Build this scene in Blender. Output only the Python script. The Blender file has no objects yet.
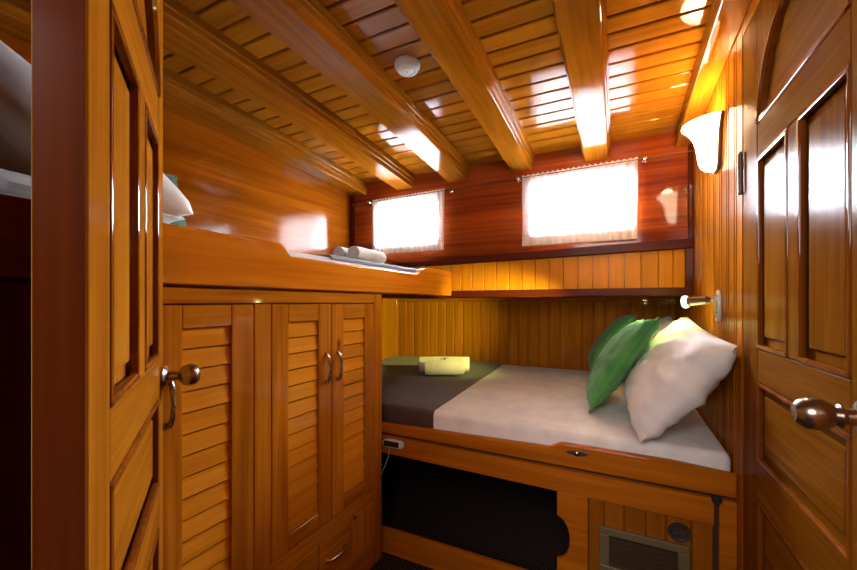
import bpy, bmesh, math, random
from mathutils import Vector, Matrix, noise
random.seed(7)
S = bpy.context.scene
COL = S.collection
PI = math.pi
V = Vector

# ------------------------------------------------------------------ camera
TH = math.atan(189.5 / 381.0)
cam_d = bpy.data.cameras.new('camera')
cam_d.sensor_width = 36.0
cam_d.lens = 381.0 * 36.0 / 857.0
cam_d.shift_y = 17.0 / 857.0
cam_d.clip_start = 0.02
cam = bpy.data.objects.new('camera', cam_d)
cam.location = (0, 0, 1.17)
cam.rotation_euler = (PI / 2, 0, TH)
COL.objects.link(cam)
S.camera = cam

# ------------------------------------------------------------------ world, lights, exposure
S.view_settings.view_transform = 'Standard'
S.view_settings.look = 'None'
S.view_settings.exposure = 1.05
S.view_settings.gamma = 1.0
S.view_settings.use_curve_mapping = False
W = bpy.data.worlds.new('overcast_sky')
S.world = W
W.use_nodes = True
bgn = W.node_tree.nodes['Background']
bgn.inputs['Color'].default_value = (0.88, 0.95, 1.0, 1)
bgn.inputs['Strength'].default_value = 105.0
# bright overcast above, darker water below the horizon
_nt = W.node_tree
_tc = _nt.nodes.new('ShaderNodeTexCoord'); _sp = _nt.nodes.new('ShaderNodeSeparateXYZ'); _rp = _nt.nodes.new('ShaderNodeValToRGB')
_nt.links.new(_tc.outputs['Generated'], _sp.inputs[0])
_mr = _nt.nodes.new('ShaderNodeMapRange'); _mr.inputs['From Min'].default_value = -1.0
_nt.links.new(_sp.outputs['Z'], _mr.inputs['Value']); _nt.links.new(_mr.outputs[0], _rp.inputs[0])
_rp.color_ramp.elements[0].position = 0.44; _rp.color_ramp.elements[0].color = (0.24, 0.28, 0.30, 1)
_rp.color_ramp.elements[1].position = 0.52; _rp.color_ramp.elements[1].color = (0.72, 0.76, 0.79, 1)
_e = _rp.color_ramp.elements.new(0.82); _e.color = (2.3, 2.6, 3.0, 1)
_nt.links.new(_rp.outputs[0], bgn.inputs['Color'])

def area(name, loc, rot, sx, sy, power, color, portal=False):
    d = bpy.data.lights.new(name, 'AREA')
    d.shape = 'RECTANGLE'; d.size = sx; d.size_y = sy
    d.energy = power; d.color = color
    if portal: d.cycles.is_portal = True
    o = bpy.data.objects.new(name, d)
    o.location = loc; o.rotation_euler = rot
    COL.objects.link(o)
    return o
# sky portals in the two window openings (sampling help for the sky only)
area('sky_portal', (-1.30, 2.40, 1.72), (-PI / 2, 0, 0), 0.56, 0.34, 1, (1, 1, 1), True)
area('sky_portal', (-0.19, 2.40, 1.72), (-PI / 2, 0, 0), 0.62, 0.34, 1, (1, 1, 1), True)
# unseen fill light added in the passage behind the doorway
area('passage_fill', (-0.05, -0.95, 1.75), (math.radians(50), 0, 0), 1.1, 0.7, 17.0, (1.0, 0.94, 0.88))

# ------------------------------------------------------------------ materials
def new_mat(name):
    m = bpy.data.materials.new(name); m.use_nodes = True
    nt = m.node_tree
    return m, nt, nt.nodes['Principled BSDF']

def N(nt, t, **kw):
    n = nt.nodes.new(t)
    for k, v in kw.items(): setattr(n, k, v)
    return n

TONE = (0.70, 0.545, 0.8)
def wood(name, dark, light, axis, rough=0.5, coat=0.5, coat_rough=0.033, island=0.0, grain=1.0, knots=False, bump=0.008, tone=1.0):
    """varnished timber: stretched noise grain along one axis"""
    dark = [c * k * tone for c, k in zip(dark, TONE)]; light = [c * k * tone for c, k in zip(light, TONE)]
    m, nt, b = new_mat(name)
    L = nt.links.new
    tc = N(nt, 'ShaderNodeTexCoord')
    geo = N(nt, 'ShaderNodeNewGeometry')
    off = N(nt, 'ShaderNodeVectorMath', operation='SCALE')
    comb = N(nt, 'ShaderNodeCombineXYZ')
    for i in range(3): L(geo.outputs['Random Per Island'], comb.inputs[i])
    L(comb.outputs[0], off.inputs[0]); off.inputs['Scale'].default_value = 7.0 if island > 0 else 0.0
    add = N(nt, 'ShaderNodeVectorMath', operation='ADD')
    L(tc.outputs['Object'], add.inputs[0]); L(off.outputs[0], add.inputs[1])
    mp = N(nt, 'ShaderNodeMapping')
    sc = [13.0 * grain] * 3; sc['XYZ'.index(axis)] = 0.75 * grain
    mp.inputs['Scale'].default_value = sc
    L(add.outputs[0], mp.inputs[0])
    n1 = N(nt, 'ShaderNodeTexNoise'); n1.inputs['Scale'].default_value = 1.6
    n1.inputs['Detail'].default_value = 3.0; n1.inputs['Distortion'].default_value = 1.1
    L(mp.outputs[0], n1.inputs['Vector'])
    mp2 = N(nt, 'ShaderNodeMapping')
    sc2 = [70.0 * grain] * 3; sc2['XYZ'.index(axis)] = 1.6 * grain
    mp2.inputs['Scale'].default_value = sc2
    L(add.outputs[0], mp2.inputs[0])
    n2 = N(nt, 'ShaderNodeTexNoise'); n2.inputs['Scale'].default_value = 1.5; n2.inputs['Detail'].default_value = 2.0
    L(mp2.outputs[0], n2.inputs['Vector'])
    mixf = N(nt, 'ShaderNodeMix', data_type='FLOAT'); mixf.inputs[0].default_value = 0.38
    L(n1.outputs[0], mixf.inputs[2]); L(n2.outputs[0], mixf.inputs[3])
    ramp = N(nt, 'ShaderNodeValToRGB')
    ramp.color_ramp.elements[0].position = 0.32; ramp.color_ramp.elements[1].position = 0.66
    ramp.color_ramp.elements[0].color = (*dark, 1); ramp.color_ramp.elements[1].color = (*light, 1)
    L(mixf.outputs[0], ramp.inputs[0])
    colour = ramp.outputs[0]
    if knots:
        vo = N(nt, 'ShaderNodeTexVoronoi'); vo.inputs['Scale'].default_value = 3.2
        mk = N(nt, 'ShaderNodeMapping'); s3 = [1.6] * 3; s3['XYZ'.index(axis)] = 0.9
        mk.inputs['Scale'].default_value = s3
        L(add.outputs[0], mk.inputs[0]); L(mk.outputs[0], vo.inputs['Vector'])
        kr = N(nt, 'ShaderNodeValToRGB')
        kr.color_ramp.elements[0].position = 0.02; kr.color_ramp.elements[1].position = 0.085
        kr.color_ramp.elements[0].color = (0.28, 0.18, 0.15, 1); kr.color_ramp.elements[1].color = (1, 1, 1, 1)
        L(vo.outputs['Distance'], kr.inputs[0])
        mul = N(nt, 'ShaderNodeMix', data_type='RGBA', blend_type='MULTIPLY'); mul.inputs[0].default_value = 1
        L(colour, mul.inputs[6]); L(kr.outputs[0], mul.inputs[7]); colour = mul.outputs[2]
    if island > 0:
        hv = N(nt, 'ShaderNodeHueSaturation')
        mr = N(nt, 'ShaderNodeMapRange')
        mr.inputs['To Min'].default_value = 1 - island; mr.inputs['To Max'].default_value = 1 + island
        L(geo.outputs['Random Per Island'], mr.inputs['Value'])
        L(mr.outputs[0], hv.inputs['Value']); L(colour, hv.inputs['Color']); colour = hv.outputs[0]
    L(colour, b.inputs['Base Color'])
    b.inputs['Roughness'].default_value = rough
    b.inputs['Coat Weight'].default_value = coat
    b.inputs['Coat Roughness'].default_value = coat_rough
    b.inputs['Specular IOR Level'].default_value = 0.0
    bp = N(nt, 'ShaderNodeBump'); bp.inputs['Strength'].default_value = bump * 3; bp.inputs['Distance'].default_value = 0.004
    n3 = N(nt, 'ShaderNodeTexNoise'); n3.inputs['Scale'].default_value = 9; n3.inputs['Detail'].default_value = 2
    L(tc.outputs['Object'], n3.inputs['Vector']); L(n3.outputs[0], bp.inputs['Height'])
    L(bp.outputs[0], b.inputs['Normal']); L(bp.outputs[0], b.inputs['Coat Normal'])
    return m

def cloth(name, col, col2=None, rough=0.9, weave=900, bump=0.15, sheen=0.15):
    m, nt, b = new_mat(name); L = nt.links.new
    tc = N(nt, 'ShaderNodeTexCoord')
    n = N(nt, 'ShaderNodeTexNoise'); n.inputs['Scale'].default_value = 14; n.inputs['Detail'].default_value = 4
    L(tc.outputs['Object'], n.inputs['Vector'])
    r = N(nt, 'ShaderNodeValToRGB')
    r.color_ramp.elements[0].color = (*(col2 or [c * 0.86 for c in col]), 1); r.color_ramp.elements[1].color = (*col, 1)
    r.color_ramp.elements[0].position = 0.3; r.color_ramp.elements[1].position = 0.65
    L(n.outputs[0], r.inputs[0]); L(r.outputs[0], b.inputs['Base Color'])
    b.inputs['Roughness'].default_value = rough
    b.inputs['Sheen Weight'].default_value = sheen
    w = N(nt, 'ShaderNodeTexNoise'); w.inputs['Scale'].default_value = weave
    L(tc.outputs['Object'], w.inputs['Vector'])
    bp = N(nt, 'ShaderNodeBump'); bp.inputs['Strength'].default_value = bump; bp.inputs['Distance'].default_value = 0.001
    L(w.outputs[0], bp.inputs['Height']); L(bp.outputs[0], b.inputs['Normal'])
    return m

def plain(name, col, rough=0.4, metal=0.0, coat=0.0):
    m, nt, b = new_mat(name); L = nt.links.new
    tc = N(nt, 'ShaderNodeTexCoord')
    n = N(nt, 'ShaderNodeTexNoise'); n.inputs['Scale'].default_value = 30
    L(tc.outputs['Object'], n.inputs['Vector'])
    r = N(nt, 'ShaderNodeValToRGB')
    r.color_ramp.elements[0].color = (*[c * 0.9 for c in col], 1); r.color_ramp.elements[1].color = (*col, 1)
    L(n.outputs[0], r.inputs[0]); L(r.outputs[0], b.inputs['Base Color'])
    b.inputs['Roughness'].default_value = rough; b.inputs['Metallic'].default_value = metal
    b.inputs['Coat Weight'].default_value = coat
    return m

PINE_D, PINE_L = (0.38, 0.125, 0.004), (0.70, 0.295, 0.011)
M = {}
for ax in 'XYZ':
    M['pine_' + ax] = wood('varnished_pine_' + ax, PINE_D, PINE_L, ax, island=0.10)
M['pine_knotty'] = wood('knotty_pine', PINE_D, PINE_L, 'Z', island=0.12, knots=True, tone=1.1)
M['louver'] = wood('louver_pine', (0.560, 0.225, 0.0066), (0.760, 0.360, 0.0143), 'Y', island=0.06, coat_rough=0.110, tone=1.3)
M['ceil'] = wood('ceiling_plank', (0.440, 0.165, 0.0050), (0.680, 0.310, 0.0110), 'X', island=0.12, coat_rough=0.055, tone=0.76)
M['beam'] = wood('beam_timber', (0.380, 0.135, 0.0044), (0.660, 0.290, 0.0110), 'Y', coat_rough=0.050, grain=0.8, tone=0.7)
M['mahog'] = wood('mahogany_panel', (0.150, 0.022, 0.0060), (0.420, 0.102, 0.0100), 'X', coat_rough=0.077, grain=0.62, tone=1.2)
M['leftpan'] = wood('left_panel_timber', (0.240, 0.064, 0.0022), (0.480, 0.165, 0.0050), 'Y', coat_rough=0.10, grain=0.6, tone=0.85)
M['darkrail'] = wood('dark_mahogany_rail', (0.075, 0.012, 0.0028), (0.140, 0.026, 0.0044), 'X', coat=0.2, coat_rough=0.3)
M['darkpost'] = wood('dark_mahogany_post', (0.075, 0.012, 0.0028), (0.150, 0.030, 0.0044), 'Z', coat_rough=0.066)
M['strip'] = wood('pale_plank', (0.620, 0.255, 0.0055), (0.740, 0.340, 0.0088), 'Z', island=0.05, coat=0.15, coat_rough=0.3, tone=1.2)
M['wains'] = wood('wainscot_plank', (0.380, 0.145, 0.0050), (0.540, 0.235, 0.0094), 'Z', island=0.06, tone=1.35)
M['berth'] = wood('berth_timber', (0.360, 0.118, 0.0044), (0.580, 0.225, 0.0088), 'X', knots=False, tone=1.25)
M['berthp'] = wood('berth_panel_plank', (0.300, 0.105, 0.0044), (0.460, 0.180, 0.0083), 'Z', island=0.12)
M['bunk'] = wood('bunk_board_timber', (0.460, 0.160, 0.0044), (0.680, 0.280, 0.0099), 'Y', grain=0.7, tone=1.45)
M['door'] = wood('door_timber', (0.400, 0.150, 0.0055), (0.640, 0.285, 0.0121), 'Z', coat=0.2, coat_rough=0.088, tone=0.84)
M['doorpan'] = wood('door_panel_timber', (0.360, 0.132, 0.0050), (0.580, 0.250, 0.0110), 'Z', coat=0.25, coat_rough=0.072, grain=0.8, tone=0.84)
M['dooredge'] = wood('shaded_edge_timber', (0.060, 0.014, 0.0028), (0.100, 0.025, 0.003), 'Z', coat=0.12, coat_rough=0.2, tone=1.0)  # edge colour darkened to stand for the shade on it
M['door_X'] = wood('door_rail_timber', (0.40, 0.150, 0.006), (0.64, 0.285, 0.012), 'X', coat=0.2, coat_rough=0.09, tone=0.84)
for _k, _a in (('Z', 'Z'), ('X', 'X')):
    M['door2_' + _k] = wood('shaded_door_timber_' + _k, (0.34, 0.125, 0.005), (0.60, 0.265, 0.011), _a, coat=0.13, coat_rough=0.2, tone=0.54)  # door wood with the right door's shade put into its colour
M['rwall'] = wood('right_wall_pine', (0.38, 0.125, 0.004), (0.70, 0.295, 0.011), 'Z', island=0.10, coat=0.3, coat_rough=0.17, tone=0.85)
M['mould'] = wood('shaded_moulding', (0.20, 0.062, 0.005), (0.34, 0.115, 0.007), 'Z', coat_rough=0.044)  # bead wood darkened to paint in the shade of the panel reveals
M['chrome'] = plain('polished_chrome', (0.8, 0.8, 0.82), 0.12, 1.0)
M['nickel'] = plain('brushed_nickel', (0.48, 0.42, 0.36), 0.25, 1.0)
M['steel'] = plain('satin_steel', (0.62, 0.64, 0.66), 0.35, 0.25)
M['bronze'] = plain('dark_bronze', (0.16, 0.10, 0.055), 0.4, 0.7)
M['vent'] = plain('olive_metal', (0.19, 0.145, 0.075), 0.45, 0.3)
M['black'] = plain('black_plastic', (0.012, 0.011, 0.011), 0.5)
M['darkmetal'] = plain('dark_pewter', (0.10, 0.075, 0.06), 0.4, 0.6)
M['white'] = plain('white_plastic', (0.64, 0.66, 0.71), 0.4)
M['cable'] = plain('white_cable', (0.55, 0.5, 0.45), 0.5)
M['gap'] = plain('deck_and_shadow_gap', (0.05, 0.016, 0.005), 0.8)
M['dimwall'] = plain('passage_paint', (0.30, 0.15, 0.06), 0.6)
M['sheet'] = cloth('white_cotton_sheet', (0.86, 0.85, 0.87))
M['pillow'] = cloth('white_pillow_cotton', (0.90, 0.89, 0.90))
M['green'] = cloth('green_cushion_cloth', (0.085, 0.34, 0.085), (0.06, 0.26, 0.065), bump=0.3)
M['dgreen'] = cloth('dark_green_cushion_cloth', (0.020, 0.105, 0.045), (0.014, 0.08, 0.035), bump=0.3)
M['pipe'] = cloth('green_piping', (0.09, 0.28, 0.06))
M['brown'] = cloth('brown_bed_cover', (0.075, 0.046, 0.042), bump=0.2)
M['grey'] = cloth('grey_blanket_cloth', (0.20, 0.21, 0.24))
M['towel'] = cloth('cream_terry_towel', (0.80, 0.74, 0.62), weave=350, bump=0.6)
M['wtowel'] = cloth('white_terry_towel', (0.86, 0.84, 0.80), weave=350, bump=0.6)
M['sprig'] = plain('dried_brown_leaf', (0.10, 0.045, 0.02), 0.7)

def carpet():
    m, nt, b = new_mat('patterned_carpet'); L = nt.links.new
    tc = N(nt, 'ShaderNodeTexCoord')
    mp = N(nt, 'ShaderNodeMapping'); mp.inputs['Rotation'].default_value = (0, 0, 0.785)
    L(tc.outputs['Object'], mp.inputs[0])
    v = N(nt, 'ShaderNodeTexVoronoi'); v.inputs['Scale'].default_value = 55; v.inputs['Randomness'].default_value = 0.15
    L(mp.outputs[0], v.inputs['Vector'])
    r = N(nt, 'ShaderNodeValToRGB')
    r.color_ramp.elements[0].position = 0.22; r.color_ramp.elements[1].position = 0.36
    r.color_ramp.elements[0].color = (0.07, 0.03, 0.015, 1); r.color_ramp.elements[1].color = (0.010, 0.003, 0.003, 1)
    L(v.outputs['Distance'], r.inputs[0]); L(r.outputs[0], b.inputs['Base Color'])
    b.inputs['Roughness'].default_value = 0.95
    return m
M['carpet'] = carpet()

def glass_mat():
    m, nt, b = new_mat('window_glass'); L = nt.links.new
    out = nt.nodes['Material Output']
    t = N(nt, 'ShaderNodeBsdfTransparent'); g = N(nt, 'ShaderNodeBsdfGlossy'); g.inputs['Roughness'].default_value = 0.02
    f = N(nt, 'ShaderNodeFresnel'); f.inputs['IOR'].default_value = 1.45
    mx = N(nt, 'ShaderNodeMixShader')
    L(f.outputs[0], mx.inputs[0]); L(t.outputs[0], mx.inputs[1]); L(g.outputs[0], mx.inputs[2])
    L(mx.outputs[0], out.inputs['Surface'])
    return m
M['glass'] = glass_mat()

def sheer(name, col, clear, trans):
    m, nt, b = new_mat(name); L = nt.links.new
    out = nt.nodes['Material Output']
    d = N(nt, 'ShaderNodeBsdfDiffuse'); d.inputs[0].default_value = (*col, 1)
    tl = N(nt, 'ShaderNodeBsdfTranslucent'); tl.inputs[0].default_value = (*col, 1)
    tp = N(nt, 'ShaderNodeBsdfTransparent')
    m1 = N(nt, 'ShaderNodeMixShader'); m1.inputs[0].default_value = trans
    L(d.outputs[0], m1.inputs[1]); L(tl.outputs[0], m1.inputs[2])
    tc = N(nt, 'ShaderNodeTexCoord')
    v = N(nt, 'ShaderNodeTexVoronoi'); v.inputs['Scale'].default_value = 90
    L(tc.outputs['Object'], v.inputs['Vector'])
    mr = N(nt, 'ShaderNodeMapRange'); mr.inputs['From Max'].default_value = 0.6
    mr.inputs['To Min'].default_value = clear * 0.6; mr.inputs['To Max'].default_value = min(1, clear * 1.4)
    L(v.outputs['Distance'], mr.inputs['Value'])
    m2 = N(nt, 'ShaderNodeMixShader'); L(mr.outputs[0], m2.inputs[0])
    L(m1.outputs[0], m2.inputs[1]); L(tp.outputs[0], m2.inputs[2])
    L(m2.outputs[0], out.inputs['Surface'])
    return m
M['sheer'] = sheer('sheer_white_curtain', (0.93, 0.93, 0.92), 0.24, 0.62)
M['fringe'] = sheer('cream_fringe', (0.94, 0.92, 0.85), 0.06, 0.5)

def glow(name, col, strength, base=(0.9, 0.88, 0.84)):
    m, nt, b = new_mat(name)
    b.inputs['Base Color'].default_value = (*base, 1); b.inputs['Roughness'].default_value = 0.35
    b.inputs['Emission Color'].default_value = (*col, 1); b.inputs['Emission Strength'].default_value = strength
    return m
M['shade'] = glow('lit_frosted_glass', (1.0, 0.74, 0.46), 13.0)
M['led'] = glow('lit_led_lens', (0.80, 1.0, 0.72), 1.3)

# ------------------------------------------------------------------ mesh builder
class MB:
    def __init__(self): self.bm = bmesh.new()
    def box(self, x0, x1, y0, y1, z0, z1, bev=0.0, seg=1):
        x0, x1 = min(x0, x1), max(x0, x1); y0, y1 = min(y0, y1), max(y0, y1); z0, z1 = min(z0, z1), max(z0, z1)
        t = bmesh.new(); bmesh.ops.create_cube(t, size=1)
        bmesh.ops.scale(t, vec=(x1 - x0, y1 - y0, z1 - z0), verts=t.verts)
        bmesh.ops.translate(t, vec=((x0 + x1) / 2, (y0 + y1) / 2, (z0 + z1) / 2), verts=t.verts)
        if bev > 0:
            bev = min(bev, 0.45 * min(x1 - x0, y1 - y0, z1 - z0))
            bmesh.ops.bevel(t, geom=list(t.edges), offset=bev, segments=seg, affect='EDGES', profile=0.5)
        self.merge(t); return self
    def merge(self, t, mat=None):
        if mat is not None: bmesh.ops.transform(t, matrix=mat, verts=t.verts)
        me = bpy.data.meshes.new('tmp'); t.to_mesh(me); t.free()
        self.bm.from_mesh(me); bpy.data.meshes.remove(me)
    def prism(self, poly, axis, a, b, bev=0.0, seg=2):
        """polygon in the two other axes, extruded from a to b along axis"""
        t = bmesh.new(); vs = []
        for p, q in poly:
            if axis == 'X': c = (a, p, q)
            elif axis == 'Y': c = (p, a, q)
            else: c = (p, q, a)
            vs.append(t.verts.new(c))
        f = t.faces.new(vs)
        r = bmesh.ops.extrude_face_region(t, geom=[f])
        d = {'X': (b - a, 0, 0), 'Y': (0, b - a, 0), 'Z': (0, 0, b - a)}[axis]
        bmesh.ops.translate(t, vec=d, verts=[g for g in r['geom'] if isinstance(g, bmesh.types.BMVert)])
        bmesh.ops.recalc_face_normals(t, faces=t.faces)
        if bev > 0:
            caps = [f for f in t.faces if len(f.verts) == len(poly)]
            es = set(e for f in caps for e in f.edges)
            bmesh.ops.bevel(t, geom=list(es), offset=bev, segments=seg, affect='EDGES', profile=0.5)
        self.merge(t); return self
    def lathe(self, prof, origin=(0, 0, 0), axis=(0, 0, 1), seg=32, a0=0.0, a1=2 * PI, ref=None):
        """profile of (radius, height)"""
        t = bmesh.new(); full = abs((a1 - a0) - 2 * PI) < 1e-6
        n = seg if full else seg + 1
        rings = []
        for r, h in prof:
            if r < 1e-6: rings.append([t.verts.new((0, 0, h))]); continue
            rings.append([t.verts.new((r * math.cos(a0 + (a1 - a0) * i / seg), r * math.sin(a0 + (a1 - a0) * i / seg), h)) for i in range(n)])
        for A, B in zip(rings[:-1], rings[1:]):
            m = max(len(A), len(B))
            for i in range(m if full else m - 1):
                j = (i + 1) % m
                q = [A[i] if len(A) > 1 else A[0], A[j] if len(A) > 1 else A[0], B[j] if len(B) > 1 else B[0], B[i] if len(B) > 1 else B[0]]
                u = []
                for v in q:
                    if v not in u: u.append(v)
                if len(u) > 2: t.faces.new(u)
        z = V(axis).normalized()
        x = V(ref) if ref else (V((1, 0, 0)) if abs(z.x) < 0.9 else V((0, 1, 0)))
        x = (x - z * x.dot(z)).normalized(); y = z.cross(x)
        mat = Matrix(((x.x, y.x, z.x, origin[0]), (x.y, y.y, z.y, origin[1]), (x.z, y.z, z.z, origin[2]), (0, 0, 0, 1)))
        bmesh.ops.recalc_face_normals(t, faces=t.faces)
        self.merge(t, mat); return self
    def cyl(self, p0, p1, r, r1=None, seg=24, bev=0.0):
        p0, p1 = V(p0), V(p1); h = (p1 - p0).length; r1 = r if r1 is None else r1
        if bev > 0: prof = [(0, 0), (r - bev, 0), (r, bev), (r1, h - bev), (r1 - bev, h), (0, h)]
        else: prof = [(0, 0), (r, 0), (r1, h), (0, h)]
        return self.lathe(prof, p0, (p1 - p0), seg)
    def tube(self, pts, r, seg=10, caps=True):
        pts = [V(p) for p in pts]; t = bmesh.new(); rings = []
        up = V((0.13, 0.21, 0.97))
        for i, p in enumerate(pts):
            d = (pts[min(i + 1, len(pts) - 1)] - pts[max(i - 1, 0)]).normalized()
            x = d.cross(up)
            if x.length < 1e-3: x = d.cross(V((1, 0, 0)))
            x.normalize(); y = d.cross(x)
            rr = r[i] if isinstance(r, (list, tuple)) else r
            rings.append([t.verts.new(p + x * rr * math.cos(2 * PI * k / seg) + y * rr * math.sin(2 * PI * k / seg)) for k in range(seg)])
        for A, B in zip(rings[:-1], rings[1:]):
            for k in range(seg): t.faces.new((A[k], A[(k + 1) % seg], B[(k + 1) % seg], B[k]))
        if caps: t.faces.new(rings[0]); t.faces.new(rings[-1])
        bmesh.ops.recalc_face_normals(t, faces=t.faces)
        self.merge(t); return self
    def grid(self, rows, closed_u=False, closed_v=False):
        """rows of points -> quad sheet"""
        t = bmesh.new(); R = [[t.verts.new(p) for p in row] for row in rows]
        nu = len(R); nv = len(R[0])
        for i in range(nu if closed_u else nu - 1):
            for j in range(nv if closed_v else nv - 1):
                t.faces.new((R[i][j], R[i][(j + 1) % nv], R[(i + 1) % nu][(j + 1) % nv], R[(i + 1) % nu][j]))
        self.merge(t); return self
    def loft(self, rows):
        """closed section rings -> solid"""
        t = bmesh.new(); R = [[t.verts.new(p) for p in row] for row in rows]; nv = len(R[0])
        for i in range(len(R) - 1):
            for j in range(nv): t.faces.new((R[i][j], R[i][(j + 1) % nv], R[i + 1][(j + 1) % nv], R[i + 1][j]))
        t.faces.new(R[0]); t.faces.new(R[-1])
        bmesh.ops.recalc_face_normals(t, faces=t.faces)
        self.merge(t); return self
    def build(self, name, mat, parent=None, base=(0, 0, 0), smooth=35):
        """mesh coordinates are world coordinates; base = where the object's origin goes"""
        if parent is not None and base == (0, 0, 0): base = tuple(parent.get('_base', (0, 0, 0)))
        bmesh.ops.translate(self.bm, vec=(-base[0], -base[1], -base[2]), verts=self.bm.verts)
        me = bpy.data.meshes.new(name); self.bm.to_mesh(me); self.bm.free()
        me.materials.append(M[mat] if isinstance(mat, str) else mat)
        me.polygons.foreach_set('use_smooth', [True] * len(me.polygons))
        me.set_sharp_from_angle(angle=math.radians(smooth))
        o = bpy.data.objects.new(name, me); COL.objects.link(o)
        if parent is not None: o.parent = parent
        else: o.location = base
        o['_base'] = base
        if smooth <= 50:
            wn = o.modifiers.new('weighted_normals', 'WEIGHTED_NORMAL'); wn.keep_sharp = True; wn.weight = 90
        return o

def tag(o, label=None, cat=None, group=None, kind=None):
    if label: o['label'] = label
    if cat: o['category'] = cat
    if group: o['group'] = group
    if kind: o['kind'] = kind
    return o
def thing(name, label, cat, base=(0, 0, 0), group=None, kind=None, rz=0):
    o = bpy.data.objects.new(name, None); o.empty_display_size = 0.05
    COL.objects.link(o); o.location = base; o.rotation_euler = (0, 0, rz); o['_base'] = (0.0, 0.0, 0.0) if rz else base
    return tag(o, label, cat, group, kind)
def dup(root, label, loc=None, group=None):
    r = root.copy(); COL.objects.link(r); r['label'] = label
    if loc is not None: r.location = loc
    if group: r['group'] = group
    for ch in list(root.children):
        c = ch.copy(); COL.objects.link(c); c.parent = r
        for g in list(ch.children):
            d = g.copy(); COL.objects.link(d); d.parent = c
    return r

LW, RW, BW, NB = -1.785, 0.336, 2.30, 3.0     # left wall, right wall, window wall, niche back
def zb(y): return 1.955 + 0.085 * (1 - ((y - 0.3) / 2.0) ** 2)   # underside of the cambered beams
CE = 0.085

# ================================================================== SETTING
MB().box(-1.84, 0.42, -1.4, 3.06, -0.06, 0.0).build('floor', 'carpet').__setitem__('kind', 'structure')

# ceiling: tongue and groove planks across the cabin on a cambered deck
m = MB(); y = -1.4 + 0.0
p = 0.0845; y = 1.293 - p * 31 + 0.0
while y < BW - 0.01:
    a, b2 = y + 0.0042, min(y + p - 0.0042, BW)
    za, zc = zb(a) + CE, zb(b2) + CE
    t = bmesh.new()
    sec = [(a, za + 0.004), (a + 0.004, za), (b2 - 0.004, zc), (b2, zc + 0.004), (b2, zc + 0.02), (a, za + 0.02)]
    m.prism(sec, 'X', LW - 0.01, RW + 0.03)
    y += p
ceil = m.build('ceiling', 'ceil'); ceil['kind'] = 'structure'
rows = []
for i in range(24):
    yy = -1.4 + i * (BW + 0.06 + 1.4) / 23
    z = zb(yy) + CE + 0.0125
    rows.append([(LW - 0.05, yy, z), (RW + 0.08, yy, z), (RW + 0.08, yy, z + 0.05), (LW - 0.05, yy, z + 0.05)])
MB().loft(rows).build('deck_backing', 'gap', ceil)

# window wall: mahogany panel with two openings
WIN = [(-1.550, -1.064, 1.570, 1.872), (-0.462, 0.078, 1.570, 1.880)]
m = MB(); y0, y1 = BW, BW + 0.05; zt = 2.10; z0 = 1.20
xs = [LW - 0.05, WIN[0][0], WIN[0][1], WIN[1][0], WIN[1][1], RW + 0.08]
m.box(xs[0], xs[1], y0, y1, z0, zt); m.box(xs[2], xs[3], y0, y1, z0, zt); m.box(xs[4], xs[5], y0, y1, z0, zt)
for w in WIN:
    m.box(w[0], w[1], y0, y1, z0, w[2]); m.box(w[0], w[1], y0, y1, w[3], zt)
wb = m.build('wall_back', 'mahog', smooth=20); wb['kind'] = 'structure'
# pale planks on the strip between the two dark rails
edges = [-1.78, -1.70, -1.62, -1.54, -1.462, -1.383, -1.303, -1.222, -1.142, -1.063, -0.983, -0.905, -0.828, -0.75, -0.671, -0.593, -0.515, -0.437, -0.359, -0.281, -0.203, -0.125, -0.047, 0.030, 0.108, 0.186, 0.250, 0.303]
m = MB()
for a, b2 in zip(edges[:-1], edges[1:]):
    m.box(a + 0.0012, b2 - 0.0012, BW - 0.012, BW - 0.0005, 1.235, 1.44, 0.003)
m.build('plank_strip', 'strip', wb)
def slab(x0, x1, ya, yb, zl0, zl1, zr0, zr1, bev=0.004):
    mm = MB(); mm.prism([(x0, zl0), (x1, zr0), (x1, zr1), (x0, zl1)], 'Y', ya, yb, bev, 2); return mm
t1 = slab(LW, RW, BW - 0.045, BW, 1.396, 1.431, 1.438, 1.486).build('trim_1', 'darkrail'); t1['kind'] = 'structure'
t2 = slab(LW, RW, BW - 0.03, BW + 0.02, 1.195, 1.240, 1.206, 1.244).build('trim_2', 'darkrail'); t2['kind'] = 'structure'
MB().box(0.301, RW, BW - 0.028, BW, 1.243, 1.44, 0.003).build('trim_3', 'darkpost')['kind'] = 'structure'
MB().box(LW, LW + 0.028, BW - 0.03, BW, 1.21, 2.06, 0.004).build('trim_4', 'darkpost')['kind'] = 'structure'
MB().box(RW - 0.022, RW, BW - 0.022, BW, 1.486, 2.06, 0.004).build('trim_5', 'darkpost')['kind'] = 'structure'

# niche below the side deck
MB().box(LW - 0.05, RW + 0.08, BW, NB + 0.06, 1.205, 1.24).build('niche_ceiling', 'darkrail')['kind'] = 'structure'
m = MB(); x = LW
while x < RW + 0.05:
    m.box(x + 0.002, x + 0.0775 - 0.002, NB - 0.014, NB + 0.0, 0, 1.205, 0.007); x += 0.0775
m.box(LW - 0.05, RW + 0.08, NB, NB + 0.06, 0, 1.23)
m.build('wall_niche', 'wains')['kind'] = 'structure'
MB().box(LW, RW, NB - 0.035, NB - 0.012, 1.172, 1.205, 0.006, 2).build('trim_6', 'pine_X')['kind'] = 'structure'

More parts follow.
